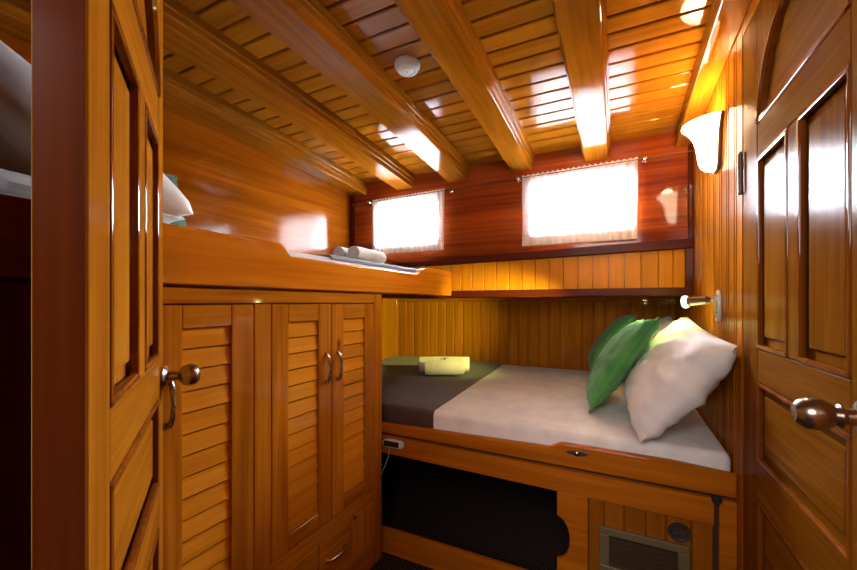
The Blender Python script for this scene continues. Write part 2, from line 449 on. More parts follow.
# left wall: one big varnished panel above, wainscot planks below
m = MB(); m.box(LW - 0.05, LW, -1.4, NB + 0.06, 1.2, 2.12); m.box(LW - 0.05, LW - 0.012, -1.4, NB + 0.06, 0, 1.2)
wl = m.build('wall_left', 'leftpan', smooth=20); wl['kind'] = 'structure'
m = MB(); y = 1.47
while y < NB - 0.02:
    m.box(LW - 0.012, LW, y + 0.002, min(NB, y + 0.0775 - 0.002), 0, 1.2, 0.006); y += 0.0775
m.build('wainscot', 'wains', wl)

# right wall: beaded planks, then the doorway with door_2, then planks again
DY0, DY1, DZ = 0.725, 1.443, 1.965
m = MB()
ye = [1.4485, 1.54, 1.637, 1.737, 1.84, 1.948, 2.057, 2.165, 2.275, 2.385, 2.495, 2.605, 2.715, 2.825, 2.93, NB]
for a, b2 in zip(ye[:-1], ye[1:]):
    mid = a + (b2 - a) * 0.72
    m.box(RW, RW + 0.014, a + 0.001, mid - 0.001, 0, 2.10, 0.004)
    m.box(RW, RW + 0.014, mid + 0.001, b2 - 0.001, 0, 2.10, 0.004)
m.box(RW + 0.012, RW + 0.07, 1.4485, NB + 0.06, 0, 2.12)
m.box(RW, RW + 0.07, -1.4, DY0 - 0.004, 0, 2.12)
m.box(RW, RW + 0.07, DY0 - 0.004, DY1 + 0.005, DZ + 0.004, 2.12)
m.box(RW + 0.05, RW + 0.09, DY0 - 0.004, DY1 + 0.005, 0, DZ + 0.01)
m.build('wall_right', 'rwall')['kind'] = 'structure'

# entry bulkhead with the doorway the picture is taken from, and the passage behind it
m = MB()
m.box(LW, -0.462, 0.02, 0.105, 0, 2.12); m.box(0.20, RW, 0.02, 0.105, 0, 2.12); m.box(-0.462, 0.20, 0.02, 0.105, 1.99, 2.12)
m.build('wall_front', 'pine_Z')['kind'] = 'structure'
MB().box(LW - 0.05, RW + 0.08, -1.46, -1.40, 0, 2.12).build('wall_passage', 'dimwall')['kind'] = 'structure'

# windows
for i, w in enumerate(WIN):
    m = MB(); f = 0.022
    a, b2, c, d = w
    ya, yb = BW + 0.012, BW + 0.05
    m.box(a, a + f, ya, yb, c, d, 0.003); m.box(b2 - f, b2, ya, yb, c, d, 0.003)
    m.box(a + f, b2 - f, ya, yb, c, c + f, 0.003); m.box(a + f, b2 - f, ya, yb, d - f, d, 0.003)
    o = m.build('window_%d' % (i + 1), 'mahog'); o['kind'] = 'structure'
    MB().box(a + f, b2 - f, BW + 0.028, BW + 0.032, c + f, d - f).build('window_pane', 'glass', o)

# ------------------------------------------------------------------ beams
def beam(xa, xb, label, name='ceiling_beam', group='ceiling beams', y0=0.11):
    w2 = (xb - xa) / 2; cx = (xa + xb) / 2; k = CE + 0.002
    half = [(w2 - 0.003, 0.0), (w2, 0.003), (w2, 0.030), (w2 + 0.0015, 0.031), (w2 + 0.007, 0.031), (w2 + 0.008, 0.032), (w2 + 0.008, 0.052), (w2 + 0.009, 0.053), (w2 + 0.015, 0.053), (w2 + 0.016, 0.054), (w2 + 0.016, k)]
    if name == 'cornice_beam': half = [(w2 - 0.003, 0.0), (w2, 0.003), (w2, k)]
    prof = [(-x, z) for x, z in reversed(half)] + half
    rows = []
    for i in range(25):
        yy = y0 + (BW - y0) * i / 24
        rows.append([(cx + x, yy, zb(yy) + z) for x, z in prof])
    mm = MB(); mm.loft(rows)
    o = mm.build(name, 'beam', None, (cx, 1.2, zb(1.2)), 12)
    return tag(o, label, 'beam', group)
beam(-1.770, -1.652, 'varnished ceiling beam running along the left wooden wall above the upper bunk', group='ceiling beams')
beam(-1.391, -1.263, 'varnished ceiling beam ending above the left window')
beam(-1.000, -0.861, 'varnished ceiling beam just left of the round white smoke detector')
beam(-0.577, -0.458, 'varnished ceiling beam just right of the round white smoke detector')
beam(-0.165, -0.048, 'varnished ceiling beam ending above the middle of the right window')
beam(0.262, 0.3355, 'bright orange cornice beam along the top of the right wall above the sconce', 'cornice_beam')

# ------------------------------------------------------------------ panelled doors
def bead_rect(mm, s0, s1, z0, z1, d, r=0.006):
    mm.box(s0, s0 + 2 * r, d - r, d + r, z0, z1, r * 0.6, 2); mm.box(s1 - 2 * r, s1, d - r, d + r, z0, z1, r * 0.6, 2)
    mm.box(s0, s1, d - r, d + r, z0, z0 + 2 * r, r * 0.6, 2); mm.box(s0, s1, d - r, d + r, z1 - 2 * r, z1, r * 0.6, 2)

def panel_door(root, mz, mx, Wd, th, st0, st1, mul0, mul1, rows, arch_z, top, zbot):
    """door in local axes: x along the width, y = -face (front face at y=0, slab to +th), z up.
    rows = (low z0,z1), (wide z0,z1), (pair z0,z1)"""
    (l0, l1), (w0, w1), (p0, p1) = rows
    mm = MB(); B = 0.003
    mm.box(0, st0, 0, th, zbot, top, B); mm.box(st1, Wd, 0, th, zbot, top, B)
    mm.box(mul0, mul1, 0, th, p0, p1, B)
    for za, zb_ in ((zbot, l0), (l1, w0), (w1, p0), (p1, arch_z)):
        rr = MB(); rr.box(st0, st1, 0.0004, th, za, zb_, B); rr.build('rail', mx, root)
    c = (st0 + st1) / 2; r = (st1 - st0) / 2
    poly = [(st0, top), (st0, arch_z)]
    for i in range(1, 24): a = PI - PI * i / 24; poly.append((c + r * math.cos(a), arch_z + r * math.sin(a)))
    poly += [(st1, arch_z), (st1, top)]
    mm.prism(poly, 'Y', 0, th)
    fr = mm.build('frame', mz, root)
    def panel(s0, s1, z0, z1):
        q = MB(); q.box(s0 - 0.003, s1 + 0.003, 0.014, th - 0.006, z0 - 0.003, z1 + 0.003)
        e = 0.032
        q.prism([(s0 + e, z0 + e), (s1 - e, z0 + e), (s1 - e, z1 - e), (s0 + e, z1 - e)], 'Y', 0.014, 0.006, 0.004, 2)
        q.build('panel', mz if s1 - s0 < 0.3 else mx, root)
        b = MB(); bead_rect(b, s0, s1, z0, z1, 0.004); b.build('moulding', 'mould', root)
    panel(st0, mul0, p0, p1); panel(mul1, st1, p0, p1); panel(st0, st1, w0, w1); panel(st0, st1, l0, l1)
    q = MB(); poly = [(st0 - 0.002, arch_z - 0.002)]
    for i in range(25): a = PI - PI * i / 24; poly.append((c + (r + 0.002) * math.cos(a), arch_z + (r + 0.002) * math.sin(a)))
    poly.append((st1 + 0.002, arch_z - 0.002))
    q.prism(poly, 'Y', 0.014, th - 0.006)
    q.build('arched_panel', mx, root)
    b = MB(); rows_ = []
    for i in range(33):
        a = PI * i / 32; ca, sa = math.cos(a), math.sin(a)
        rows_.append([(c + (r - dr) * ca, d, arch_z + (r - dr) * sa) for dr, d in ((-0.001, -0.004), (0.012, -0.004), (0.017, 0.002), (0.017, 0.0145), (-0.001, 0.0145))])
    b.loft(rows_)
    b.box(st0, st1, -0.002, 0.008, arch_z, arch_z + 0.014, 0.004, 2)
    b.build('arch_moulding', 'mould', root)
    return fr

def knob_prof(kind):
    if kind == 'egg': return [(0, 0.0), (0.027, 0.0), (0.029, 0.004), (0.026, 0.009), (0.013, 0.013), (0.012, 0.026), (0.018, 0.030), (0.0185, 0.033), (0.014, 0.036), (0.018, 0.041), (0.023, 0.050), (0.0255, 0.061), (0.024, 0.072), (0.019, 0.081), (0.013, 0.0855), (0.010, 0.0845), (0, 0.083)]
    return [(0, 0.0), (0.025, 0.0), (0.027, 0.004), (0.022, 0.010), (0.011, 0.014), (0.010, 0.030), (0.014, 0.034), (0.021, 0.040), (0.025, 0.050), (0.025, 0.058), (0.021, 0.067), (0.013, 0.073), (0, 0.075)]

# right door: closed in the right wall; local x runs towards the camera from the hinge, face looks to -X
d2 = thing('door_2', 'panelled wooden door closed in the right wall, with an egg-shaped metal knob', 'door', (RW, DY1, 0), kind='structure', rz=-PI / 2)
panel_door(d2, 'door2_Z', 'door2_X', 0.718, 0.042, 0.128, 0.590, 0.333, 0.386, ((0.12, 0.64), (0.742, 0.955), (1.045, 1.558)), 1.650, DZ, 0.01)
MB().lathe(knob_prof('egg'), (0.640, 0.0, 0.995), (0, -1, 0), 32).build('door_knob', 'nickel', d2)
for zz in (0.30, 1.554):
    h = MB(); h.cyl((0.001, -0.007, zz - 0.062), (0.001, -0.007, zz + 0.062), 0.007, seg=16, bev=0.002)
    h.cyl((0.001, -0.007, zz + 0.062), (0.001, -0.007, zz + 0.068), 0.005, 0.002, seg=12)
    h.box(0.002, 0.026, -0.003, 0.0, zz - 0.058, zz + 0.058, 0.001)
    h.build('hinge', 'bronze', d2)

# left door: swung open into the cabin beside the wardrobe
d1 = thing('door_1', 'open panelled wooden door at the left, with a round metal knob', 'door', (-0.431, 0.172, 0), kind='structure', rz=math.atan2(0.559, -0.829))
# local +y is left of the direction of x; the visible face looks to the right (-y): front face y=0
fr = panel_door(d1, 'door', 'door_X', 0.607, 0.038, 0.087, 0.520, 0.275, 0.338, ((0.12, 0.70), (0.785, 0.967), (1.051, 1.508)), 1.600, 1.965, 0.012)
MB().lathe(knob_prof('ball'), (0.578, 0.0, 1.003), (0, -1, 0), 32).build('door_knob', 'nickel', d1)
MB().box(-0.002, 0.0, 0.002, 0.036, 0.015, 1.96).build('edge_strip', 'dooredge', d1)

# ================================================================== WARDROBE
CX = -0.970
wr = thing('wardrobe', 'built-in varnished pine wardrobe with louvred doors under the upper bunk', 'wardrobe', (CX, 0.8, 0))
WB = (CX, 0.8, 0)
FX0, FX1 = CX - 0.022, CX
m = MB()
for (a, b2, c, d) in ((0.107, 0.504, 0.0, 1.206), (0.786, 0.848, 0.285, 1.163), (1.409, 1.470, 0.0, 1.206), 
                      (0.786, 0.856, 0.121, 0.288), (1.247, 1.409, 0.121, 0.288)):
    m.box(FX0, FX1, a, b2, c, d, 0.002)
m.build('face_frame', 'pine_knotty', wr)
for (a, b2, c, d) in ((0.504, 1.409, 1.166, 1.206), (0.504, 1.409, 0.288, 0.343), (0.504, 1.409, 0.0, 0.121)):
    m = MB(); m.box(FX0, FX1 - 0.0004, a, b2, c, d, 0.002); m.build('rail', 'pine_Y', wr)
m = MB(); m.box(LW + 0.003, FX0, 1.448, 1.468, 0, 1.206); m.box(LW + 0.003, FX0, 0.110, 0.128, 0, 1.206); m.box(LW + 0.003, FX0, 0.128, 1.448, 0.04, 0.06)
m.build('carcass', 'pine_Z', wr)
def pull_v(mm, x, y, z0, z1):
    pts = []
    for i in range(13):
        t = i / 12; pts.append((x + 0.004 + 0.014 * math.sin(PI * t) ** 0.6, y, z0 + (z1 - z0) * t))
    mm.tube(pts, [0.0045 + 0.002 * abs(math.cos(PI * i / 12)) for i in range(13)], 10)
    for zz in (z0, z1): mm.cyl((x, y, zz), (x + 0.006, y, zz), 0.009, 0.006, 14)
def louver_door(y0, y1, ly0, ly1, hy):
    z0, z1, lz0, lz1 = 0.346, 1.1625, 0.402, 1.103
    mm = MB(); xf = CX - 0.001; xb = CX - 0.021
    mm.box(xb, xf, y0, ly0, z0, z1, 0.002); mm.box(xb, xf, ly1, y1, z0, z1, 0.002)
    dr = mm.build('door', 'pine_knotty', wr)
    for za, zc_ in ((z0, lz0), (lz1, z1)):
        mm = MB(); mm.box(xb, xf - 0.0004, ly0, ly1, za, zc_, 0.002); mm.build('rail', 'pine_Y', dr, WB)
    mm = MB(); n = 13; ph = (lz1 - lz0) / n
    for i in range(n):
        a = lz0 + i * ph
        # each slat leans: its top sits back under the one above
        mm.prism([(xf - 0.005, a + 0.0035), (xf - 0.016, a + 0.0035), (xf - 0.0205, a + ph), (xf - 0.012, a + ph), (xf - 0.010, a + ph - 0.001), (xf - 0.0055, a + 0.007)], 'Y', ly0, ly1)
    mm.box(xb - 0.002, xb, ly0, ly1, lz0, lz1)
    mm.build('louver_panel', 'louver', dr, WB)
    mm = MB(); pull_v(mm, xf, hy, 0.872, 0.978); mm.build('handle', 'nickel', dr)
louver_door(0.5055, 0.7845, 0.577, 0.712, 0.545)
louver_door(0.8505, 1.1285, 0.919, 1.060, 1.100)
louver_door(1.1315, 1.4075, 1.200, 1.341, 1.165)
def drawer(y0, y1, handle=True):
    mm = MB(); mm.box(CX - 0.021, CX - 0.0005, y0, y1, 0.123, 0.286, 0.003)
    d = mm.build('drawer', 'pine_Y', wr)
    if handle:
        c = (y0 + y1) / 2; q = MB(); pts = []
        for i in range(13):
            t = i / 12; pts.append((CX + 0.003 + 0.014 * math.sin(PI * t) ** 0.6, c - 0.05 + 0.10 * t, 0.205))
        q.tube(pts, 0.005, 10)
        for yy in (c - 0.05, c + 0.05): q.cyl((CX - 0.001, yy, 0.205), (CX + 0.006, yy, 0.205), 0.009, 0.006, 14)
        q.build('handle', 'nickel', d)
drawer(0.506, 0.784); drawer(0.858, 1.058); drawer(1.062, 1.245)
m = MB(); m.cyl((CX - 0.001, 1.262, 0.288), (CX + 0.012, 1.262, 0.288), 0.006, 0.008, 14, 0.002); m.build('catch_knob', 'darkmetal', wr)

# ================================================================== UPPER BUNK
ub = thing('upper_bunk', 'upper bunk with a long varnished front board over the wardrobe', 'bunk bed', (-1.37, 1.2, 1.208))
prof = [(0.107, 1.214), (BW - 0.046, 1.210), (BW - 0.046, 1.362), (2.02, 1.366), (1.88, 1.358)]
for i in range(9):
    t = i / 8; prof.append((1.862 - 0.075 * t, 1.352 - 0.033 * (0.5 - 0.5 * math.cos(PI * t))))
prof += [(1.2, 1.319), (0.96, 1.320)]
for i in range(9):
    t = i / 8; prof.append((0.922 - 0.048 * t, 1.320 + 0.036 * (0.5 - 0.5 * math.cos(PI * t))))
prof += [(0.107, 1.359)]
m = MB(); m.prism(prof, 'X', CX - 0.022, CX + 0.014, 0.006, 3)
m.build('front_board', 'bunk', ub, smooth=50)
m = MB(); m.box(LW + 0.002, CX - 0.023, 0.107, BW - 0.032, 1.209, 1.227); m.build('bed_base', 'pine_Y', ub)
m = MB(); m.box(CX - 0.05, CX - 0.024, 1.475, BW - 0.034, 1.188, 1.208, 0.004); m.build('support_rail', 'darkrail', ub)

def soft_box(x0, x1, y0, y1, z0, z1, r=0.035, amp=0.003, seed=0.0, n=(36, 30)):
    """mattress: rounded box with slightly uneven top"""
    mm = MB(); t = bmesh.new()
    bmesh.ops.create_cube(t, size=1)
    bmesh.ops.scale(t, vec=(x1 - x0, y1 - y0, z1 - z0), verts=t.verts)
    bmesh.ops.translate(t, vec=((x0 + x1) / 2, (y0 + y1) / 2, (z0 + z1) / 2), verts=t.verts)
    bmesh.ops.bevel(t, geom=list(t.edges), offset=r, segments=5, affect='EDGES', profile=0.5)
    bmesh.ops.subdivide_edges(t, edges=[e for e in t.edges if e.calc_length() > 0.2], cuts=14, use_grid_fill=True)
    for v in t.verts:
        if v.co.z > z1 - r: v.co.z += amp * noise.noise((v.co.x * 5 + seed, v.co.y * 5, seed))
    mm.merge(t); return mm
um = soft_box(LW + 0.006, CX - 0.028, 0.125, BW - 0.05, 1.228, 1.346, 0.02).build('mattress', 'sheet', None, (-1.38, 1.2, 1.228), 60)
tag(um, 'thin upper bunk mattress in a white sheet behind the long front board', 'mattress')
# grey blanket over the foot half of the upper mattress
def drape(x0, x1, y0, y1, z, t, side, zlow, wav=0.004, sd=0.0):
    rows = []; n = 40
    for i in range(n + 1):
        y = y0 + (y1 - y0) * i / n
        sec = [(x0, z), (x0 + (x1 - x0) * 0.3, z), (x0 + (x1 - x0) * 0.6, z), (x1 - 0.03, z), (x1 - 0.01, z - 0.004), (x1, z - 0.016), (x1 + 0.001, zlow)]
        out = []
        for (x, zz) in sec: out.append((x, y, zz + wav * noise.noise((x * 6, y * 6, sd))))
        inn = [(x - (t * 0.7 if k > 3 else 0), y, q[2] - t * (1 if k < 6 else 0)) for k, (q, x) in enumerate(zip(out, [s[0] for s in sec]))]
        rows.append(out + inn[::-1])
    mm = MB(); mm.loft(rows); return mm
bl = drape(LW + 0.012, CX - 0.0255, 1.16, BW - 0.055, 1.358, 0.008, 'x', 1.335, 0.003, 3.1).build('blanket', 'grey', None, (-1.38, 1.7, 1.348), 60)
tag(bl, 'grey blanket spread over the foot of the upper bunk mattress', 'blanket')

# ------------------------------------------------------------------ pillows and cushions
def pillow_bm(A, Bc, C, D, thick, pinch=0.10, n=34, seed=0.0, wr=0.006, flat=0.0, power=0.5):
    """A,B,C,D corner points in order; puffed on both sides of their quad"""
    A, Bc, C, D = map(V, (A, Bc, C, D)); nrm = ((Bc - A).cross(D - A)).normalized(); ctr = (A + Bc + C + D) / 4
    mm = MB(); t = bmesh.new(); S2 = []
    for sgn in (1, -1):
        g = []
        for i in range(n + 1):
            row = []
            for j in range(n + 1):
                u, v = i / n, j / n
                p = A * (1 - u) * (1 - v) + Bc * u * (1 - v) + C * u * v + D * (1 - u) * v
                eu, ev = 4 * u * (1 - u), 4 * v * (1 - v)
                # edges bow inwards between the ears
                k = pinch * ((1 - eu) * ev + (1 - ev) * eu)
                p = p + (ctr - p) * k
                h = (eu ** power) * (ev ** power)
                if sgn > 0 or not (i in (0, n) or j in (0, n)):
                    rd = 1 - 2 * abs(noise.noise((u * 5 + v * 3 + seed, v * 2.2 - u, seed * 3)))
                    w = noise.noise((p.x * 9 + seed, p.y * 9, p.z * 9)) + 0.8 * rd ** 3 + 0.7 * noise.noise((u * 16 + seed, v * 6, 2.0 + seed)) * (1 - 0.6 * min(eu, ev))
                    ed = 1.0 - min(eu, ev)
                    gath = math.sin((u if ev < eu else v) * 46 + seed) * ed ** 6 * 0.5
                    p = p + nrm * sgn * (h * thick / 2 * (1 - (flat if sgn < 0 else 0)) + (wr * w + wr * gath) * h ** 0.3)
                if sgn < 0 and (i in (0, n) or j in (0, n)): row.append(S2[0][i][j])
                else: row.append(t.verts.new(p))
            g.append(row)
        S2.append(g)
    for k, g in enumerate(S2):
        for i in range(n):
            for j in range(n):
                q = (g[i][j], g[i + 1][j], g[i + 1][j + 1], g[i][j + 1])
                try: t.faces.new(q if k == 0 else q[::-1])
                except ValueError: pass
    rim = [S2[0][i][0].co.copy() for i in range(n)] + [S2[0][n][j].co.copy() for j in range(n)] + [S2[0][i][n].co.copy() for i in range(n, 0, -1)] + [S2[0][0][j].co.copy() for j in range(n, 0, -1)]
    mm.merge(t); return mm, rim
def make_pillow(name, label, cat, corners, thick, mat, pipe=None, base=None, group=None, **kw):
    mm, rim = pillow_bm(*corners, thick, **kw)
    c = base or tuple(sum(p[i] for p in corners) / 4 for i in range(3))
    o = mm.build(name, mat, None, c, 80)
    tag(o, label, cat, group)
    if pipe:
        MB().tube(rim + rim[:1], 0.0035, 8, False).build('piping', pipe, o, c, 80)
    return o

# pillows on the upper bunk, heaped against the entry end
make_pillow('pillow', 'white pillow lying flat at the head of the upper bunk', 'pillow', [(-1.64, 0.14, 1.405), (-1.03, 0.14, 1.405), (-1.03, 0.62, 1.390), (-1.64, 0.62, 1.390)], 0.09, 'pillow', seed=1.3, power=0.3, flat=0.35, pinch=0.03)
make_pillow('pillow', 'white pillow leaning on the flat one at the head of the upper bunk', 'pillow', [(-1.48, 0.15, 1.67), (-1.02, 0.15, 1.67), (-1.02, 0.635, 1.405), (-1.48, 0.635, 1.405)], 0.20, 'pillow', seed=4.1, power=0.28, flat=0.3, pinch=0.03)
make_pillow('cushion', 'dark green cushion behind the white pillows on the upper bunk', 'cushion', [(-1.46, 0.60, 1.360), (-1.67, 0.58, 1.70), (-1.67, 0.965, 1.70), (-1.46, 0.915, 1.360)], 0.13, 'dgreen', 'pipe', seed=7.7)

# ================================================================== LOWER BERTH
FY = 1.500
lb = thing('lower_berth', 'wide lower berth with a shaped wooden front under the windows', 'bed', (-0.33, 1.5, 0))
# shaped front board
prof = [(CX - 0.15, 0.560), (RW - 0.001, 0.551), (RW - 0.001, 0.626), (0.25, 0.632), (0.16, 0.638), (-0.17, 0.641)]
for i in range(9):
    t = i / 8; prof.append((-0.185 - 0.06 * t, 0.640 - 0.022 * (0.5 - 0.5 * math.cos(PI * t))))
prof += [(-0.6, 0.611), (CX - 0.15, 0.603)]
m = MB(); m.prism(prof, 'Y', FY - 0.002, FY + 0.028, 0.008, 3)
fb = m.build('front_board', 'berth', lb, smooth=50)
# apron, stiles, kick board with the dark opening between them
m = MB(); yb = FY + 0.022
m.prism([(CX - 0.15, 0.467), (0.2765, 0.452), (0.2765, 0.539), (CX - 0.15, 0.550)], 'Y', FY, yb, 0.002, 1)
st = [(-0.206, 0.4555), (-0.206, 0.366)]
for i in range(1, 16):
    a = PI / 2 - PI * i / 16; st.append((-0.206 + 0.045 * math.cos(a), 0.284 + 0.080 * math.sin(a)))
st += [(-0.206, 0.202), (-0.206, 0.0), (-0.098, 0.0), (-0.098, 0.4555)]
m.prism(st, 'Y', FY + 0.001, yb, 0.002, 1)
m.box(CX - 0.15, -0.2062, FY + 0.001, yb, 0.0, 0.116, 0.003)
m.box(-0.098, 0.2765, FY + 0.001, yb, 0.0, 0.10, 0.002)
m.box(0.289, RW - 0.001, FY, yb, 0.0, 0.539, 0.002)
m.build('base_frame', 'berth', lb)
m = MB(); m.box(0.270, 0.295, yb - 0.001, yb + 0.006, 0.0, 0.545); m.box(CX - 0.15, RW - 0.002, yb - 0.001, yb + 0.006, 0.53, 0.57); m.build('shadow_gap_backing', 'gap', lb)  # dark strips added so the open grooves read as shadow
m = MB()
for a, b2 in zip((-0.098, -0.045, 0.020, 0.085, 0.146, 0.217), (-0.045, 0.020, 0.085, 0.146, 0.217, 0.2765)):
    m.box(a + 0.0015, b2 - 0.0015, FY + 0.010, FY + 0.021, 0.10, 0.4555, 0.003)
m.box(-0.098, 0.2765, FY + 0.020, FY + 0.026, 0.09, 0.46)
m.build('plank_panel', 'berthp', lb)
m = MB(); m.cyl((0.283, FY - 0.0015, 0.538), (0.283, FY + 0.01, 0.538), 0.015, seg=24); m.build('hole_shade_disc', 'black', lb)  # black disc standing in for the shade inside a round hole
# flush catch in the front board
m = MB(); q = []
for i in range(24):
    a = 2 * PI * i / 24; q.append((-0.135 + 0.036 * math.cos(a) * (1 if abs(math.cos(a)) < .8 else 1.05), 0.613 + 0.009 * math.sin(a)))
m.prism(q, 'Y', FY - 0.0035, FY + 0.004); c_ = m.build('catch', 'darkmetal', lb)
MB().lathe([(0, 0), (0.009, 0), (0.010, 0.003), (0.006, 0.006), (0, 0.007)], (-0.135, FY - 0.0035, 0.613), (0, -1, 0), 20).build('catch_button', 'nickel', c_, tuple(lb['_base']))
# round inset pull
m = MB(); m.lathe([(0, 0.003), (0.020, 0.003), (0.024, 0.007), (0.031, 0.008), (0.033, 0.004), (0.033, 0.0)], (0.183, FY + 0.0105, 0.402), (0, -1, 0), 32)
for i in range(6):
    a = PI * i / 6
    m.tube([(0.183 - 0.02 * math.cos(a), FY + 0.0065, 0.402 - 0.02 * math.sin(a)), (0.183 + 0.02 * math.cos(a), FY + 0.0065, 0.402 + 0.02 * math.sin(a))], 0.0015, 6)
m.build('round_air_outlet', 'darkmetal', lb)
# vent grille
m = MB(); x0, x1, z0, z1, f = -0.061, 0.212, 0.205, 0.366, 0.034
ya, yb2 = FY - 0.006, FY + 0.010
m.box(x0, x1, ya, yb2, z1 - 0.026, z1, 0.003); m.box(x0, x1, ya, yb2, z0, z0 + 0.026, 0.003)
m.box(x0, x0 + f, ya, yb2, z0 + 0.026, z1 - 0.026, 0.003); m.box(x1 - f, x1, ya, yb2, z0 + 0.026, z1 - 0.026, 0.003)
vg = m.build('vent_grille', 'vent', lb)
m = MB(); zz = z0 + 0.034
while zz < z1 - 0.03:
    m.prism([(FY - 0.003, zz - 0.001), (FY + 0.008, zz + 0.006), (FY + 0.008, zz + 0.008), (FY - 0.003, zz + 0.0025)], 'X', x0 + f, x1 - f); zz += 0.0165
m.build('vent_slats', 'bronze', vg, tuple(lb['_base']))
MB().box(x0 + f, x1 - f, FY + 0.0085, FY + 0.0098, z0 + 0.026, z1 - 0.026).build('vent_backing', 'black', vg, tuple(lb['_base']))
MB().box(LW + 0.004, RW - 0.004, FY + 0.030, NB - 0.02, 0.470, 0.495).build('bed_base', 'berth', lb)

# mattress
mt = soft_box(LW + 0.006, RW - 0.006, FY + 0.031, NB - 0.04, 0.496, 0.680, 0.028, 0.003, 2.0).build('mattress', 'sheet', None, (-0.72, 2.2, 0.496), 60)
tag(mt, 'wide lower berth mattress in a smooth white fitted sheet', 'mattress')
# brown cover over the left part, tucked down the front
rows = []; n = 44
for i in range(n + 1):
    t = i / n; sec = []
    def xe(y): return -0.735 - (y - FY) * 0.047
    base = [(FY + 0.0295, 0.600), (FY + 0.0295, 0.655), (FY + 0.032, 0.670), (FY + 0.040, 0.681), (FY + 0.055, 0.6855)]
    for k in range(1, 15): base.append((FY + 0.055 + (NB - 0.05 - FY - 0.055) * k / 14, 0.6865))
    out = []
    for (y, z) in base:
        x = LW + 0.008 + (xe(y) - LW - 0.008) * t
        out.append((x, y, z + (0.0025 * noise.noise((x * 5, y * 5, 9.0)) if z > 0.684 else 0)))
    inn = [(p[0], p[1] + (0.0015 if p[2] < 0.684 else 0), p[2] - (0.0035 if p[2] >= 0.684 else 0.0015)) for p in out]
    rows.append(out + inn[::-1])
m = MB(); m.loft(rows)
bc = m.build('bed_cover', 'brown', None, (-1.27, 2.2, 0.684), 60)
tag(bc, 'dark brown bed cover over the left end of the lower berth', 'bed cover')

# pillows and cushions on the lower berth
make_pillow('pillow', 'big white pillow in front, leaning on the right wall under the reading lamp', 'pillow',
            [(0.066, 1.470, 0.690), (0.318, 1.425, 1.040), (0.275, 2.02, 1.105), (0.040, 2.05, 0.710)], 0.20, 'pillow', seed=2.2, wr=0.013, pinch=0.05, flat=0.1, power=0.43)
make_pillow('pillow', 'white pillow farther back in the shade, leaning in the corner of the lower berth', 'pillow',
            [(0.085, 2.20, 0.725), (0.290, 2.17, 1.06), (0.285, 2.78, 1.085), (0.07, 2.84, 0.725)], 0.16, 'pillow', seed=5.9, pinch=0.06, flat=0.35, power=0.42)
make_pillow('cushion', 'bright green cushion in front, leaning on the big white pillow', 'cushion',
            [(-0.112, 1.790, 0.690), (0.135, 1.630, 1.112), (0.105, 2.06, 1.09), (-0.125, 2.20, 0.705)], 0.145, 'green', 'pipe', seed=8.4, wr=0.013, flat=0.3, pinch=0.07)
make_pillow('cushion', 'shaded green cushion half hidden behind the bright green one', 'cushion',
            [(-0.150, 2.50, 0.705), (0.09, 2.44, 1.095), (0.095, 2.84, 1.095), (-0.165, 2.92, 0.715)], 0.18, 'green', 'pipe', seed=3.3, wr=0.006, flat=0.4)

# ------------------------------------------------------------------ rolled towels
def roll_bm(p0, p1, R, turns=4.2, th=0.0085, seed=0.0):
    p0, p1 = V(p0), V(p1); ax = (p1 - p0).normalized(); up = V((0, 0, 1)); sx = ax.cross(up).normalized(); up = sx.cross(ax)
    n = int(turns * 26); pts_o, pts_i = [], []
    r0 = R - turns * (th + 0.0012)
    for i in range(n + 1):
        a = 2 * PI * turns * i / n - PI / 2 - 2 * PI * turns - 0.5
        r = max(0.004, r0) + (R - max(0.004, r0)) * i / n
        e = 1.0 + 0.03 * math.sin(2 * a + seed)
        pts_o.append((r * e * math.cos(a), r * e * math.sin(a))); rr = max(0.001, r - th); pts_i.append((rr * e * math.cos(a), rr * e * math.sin(a)))
    sec = pts_o + pts_i[::-1]
    rows = []; L = (p1 - p0).length; K = 14
    for k in range(K + 1):
        t = k / K; s = 1 - 0.03 * abs(2 * t - 1) ** 4
        row = []
        for j, (x, y) in enumerate(sec):
            q = p0 + ax * L * t + sx * x * s + up * y * s
            if k in (0, K): q += ax * 0.003 * math.sin(j * 0.12 + seed)
            w = 0.0014 * noise.noise((q.x * 30, q.y * 30, q.z * 30 + seed))
            row.append(q + (sx * x + up * y).normalized() * w)
        rows.append(row)
    mm = MB(); mm.loft(rows); return mm
def towel(name, label, p0, p1, R, mat, group, seed):
    o = roll_bm(p0, p1, R, seed=seed).build(name, mat, None, ((p0[0] + p1[0]) / 2, (p0[1] + p1[1]) / 2, p0[2] - R), 70)
    return tag(o, label, 'towel', group)
TZ = 0.6885 + 0.058
towel('rolled_towel', 'cream rolled towel in front, with a dried sprig, on the brown bed cover', (-1.110, 2.190, TZ), (-0.888, 2.297, TZ), 0.058, 'towel', 'rolled towels on the lower berth', 0.3)
towel('rolled_towel', 'cream rolled towel lying behind the one with the dried sprig', (-1.205, 2.285, TZ), (-0.905, 2.430, TZ), 0.058, 'towel', 'rolled towels on the lower berth', 1.9)
sp = MB(); c = V((-1.000, 2.240, TZ + 0.0560)); dx = V((0.90, 0.43, 0)); dn = V((0.43, -0.90, -0.25)).normalized()
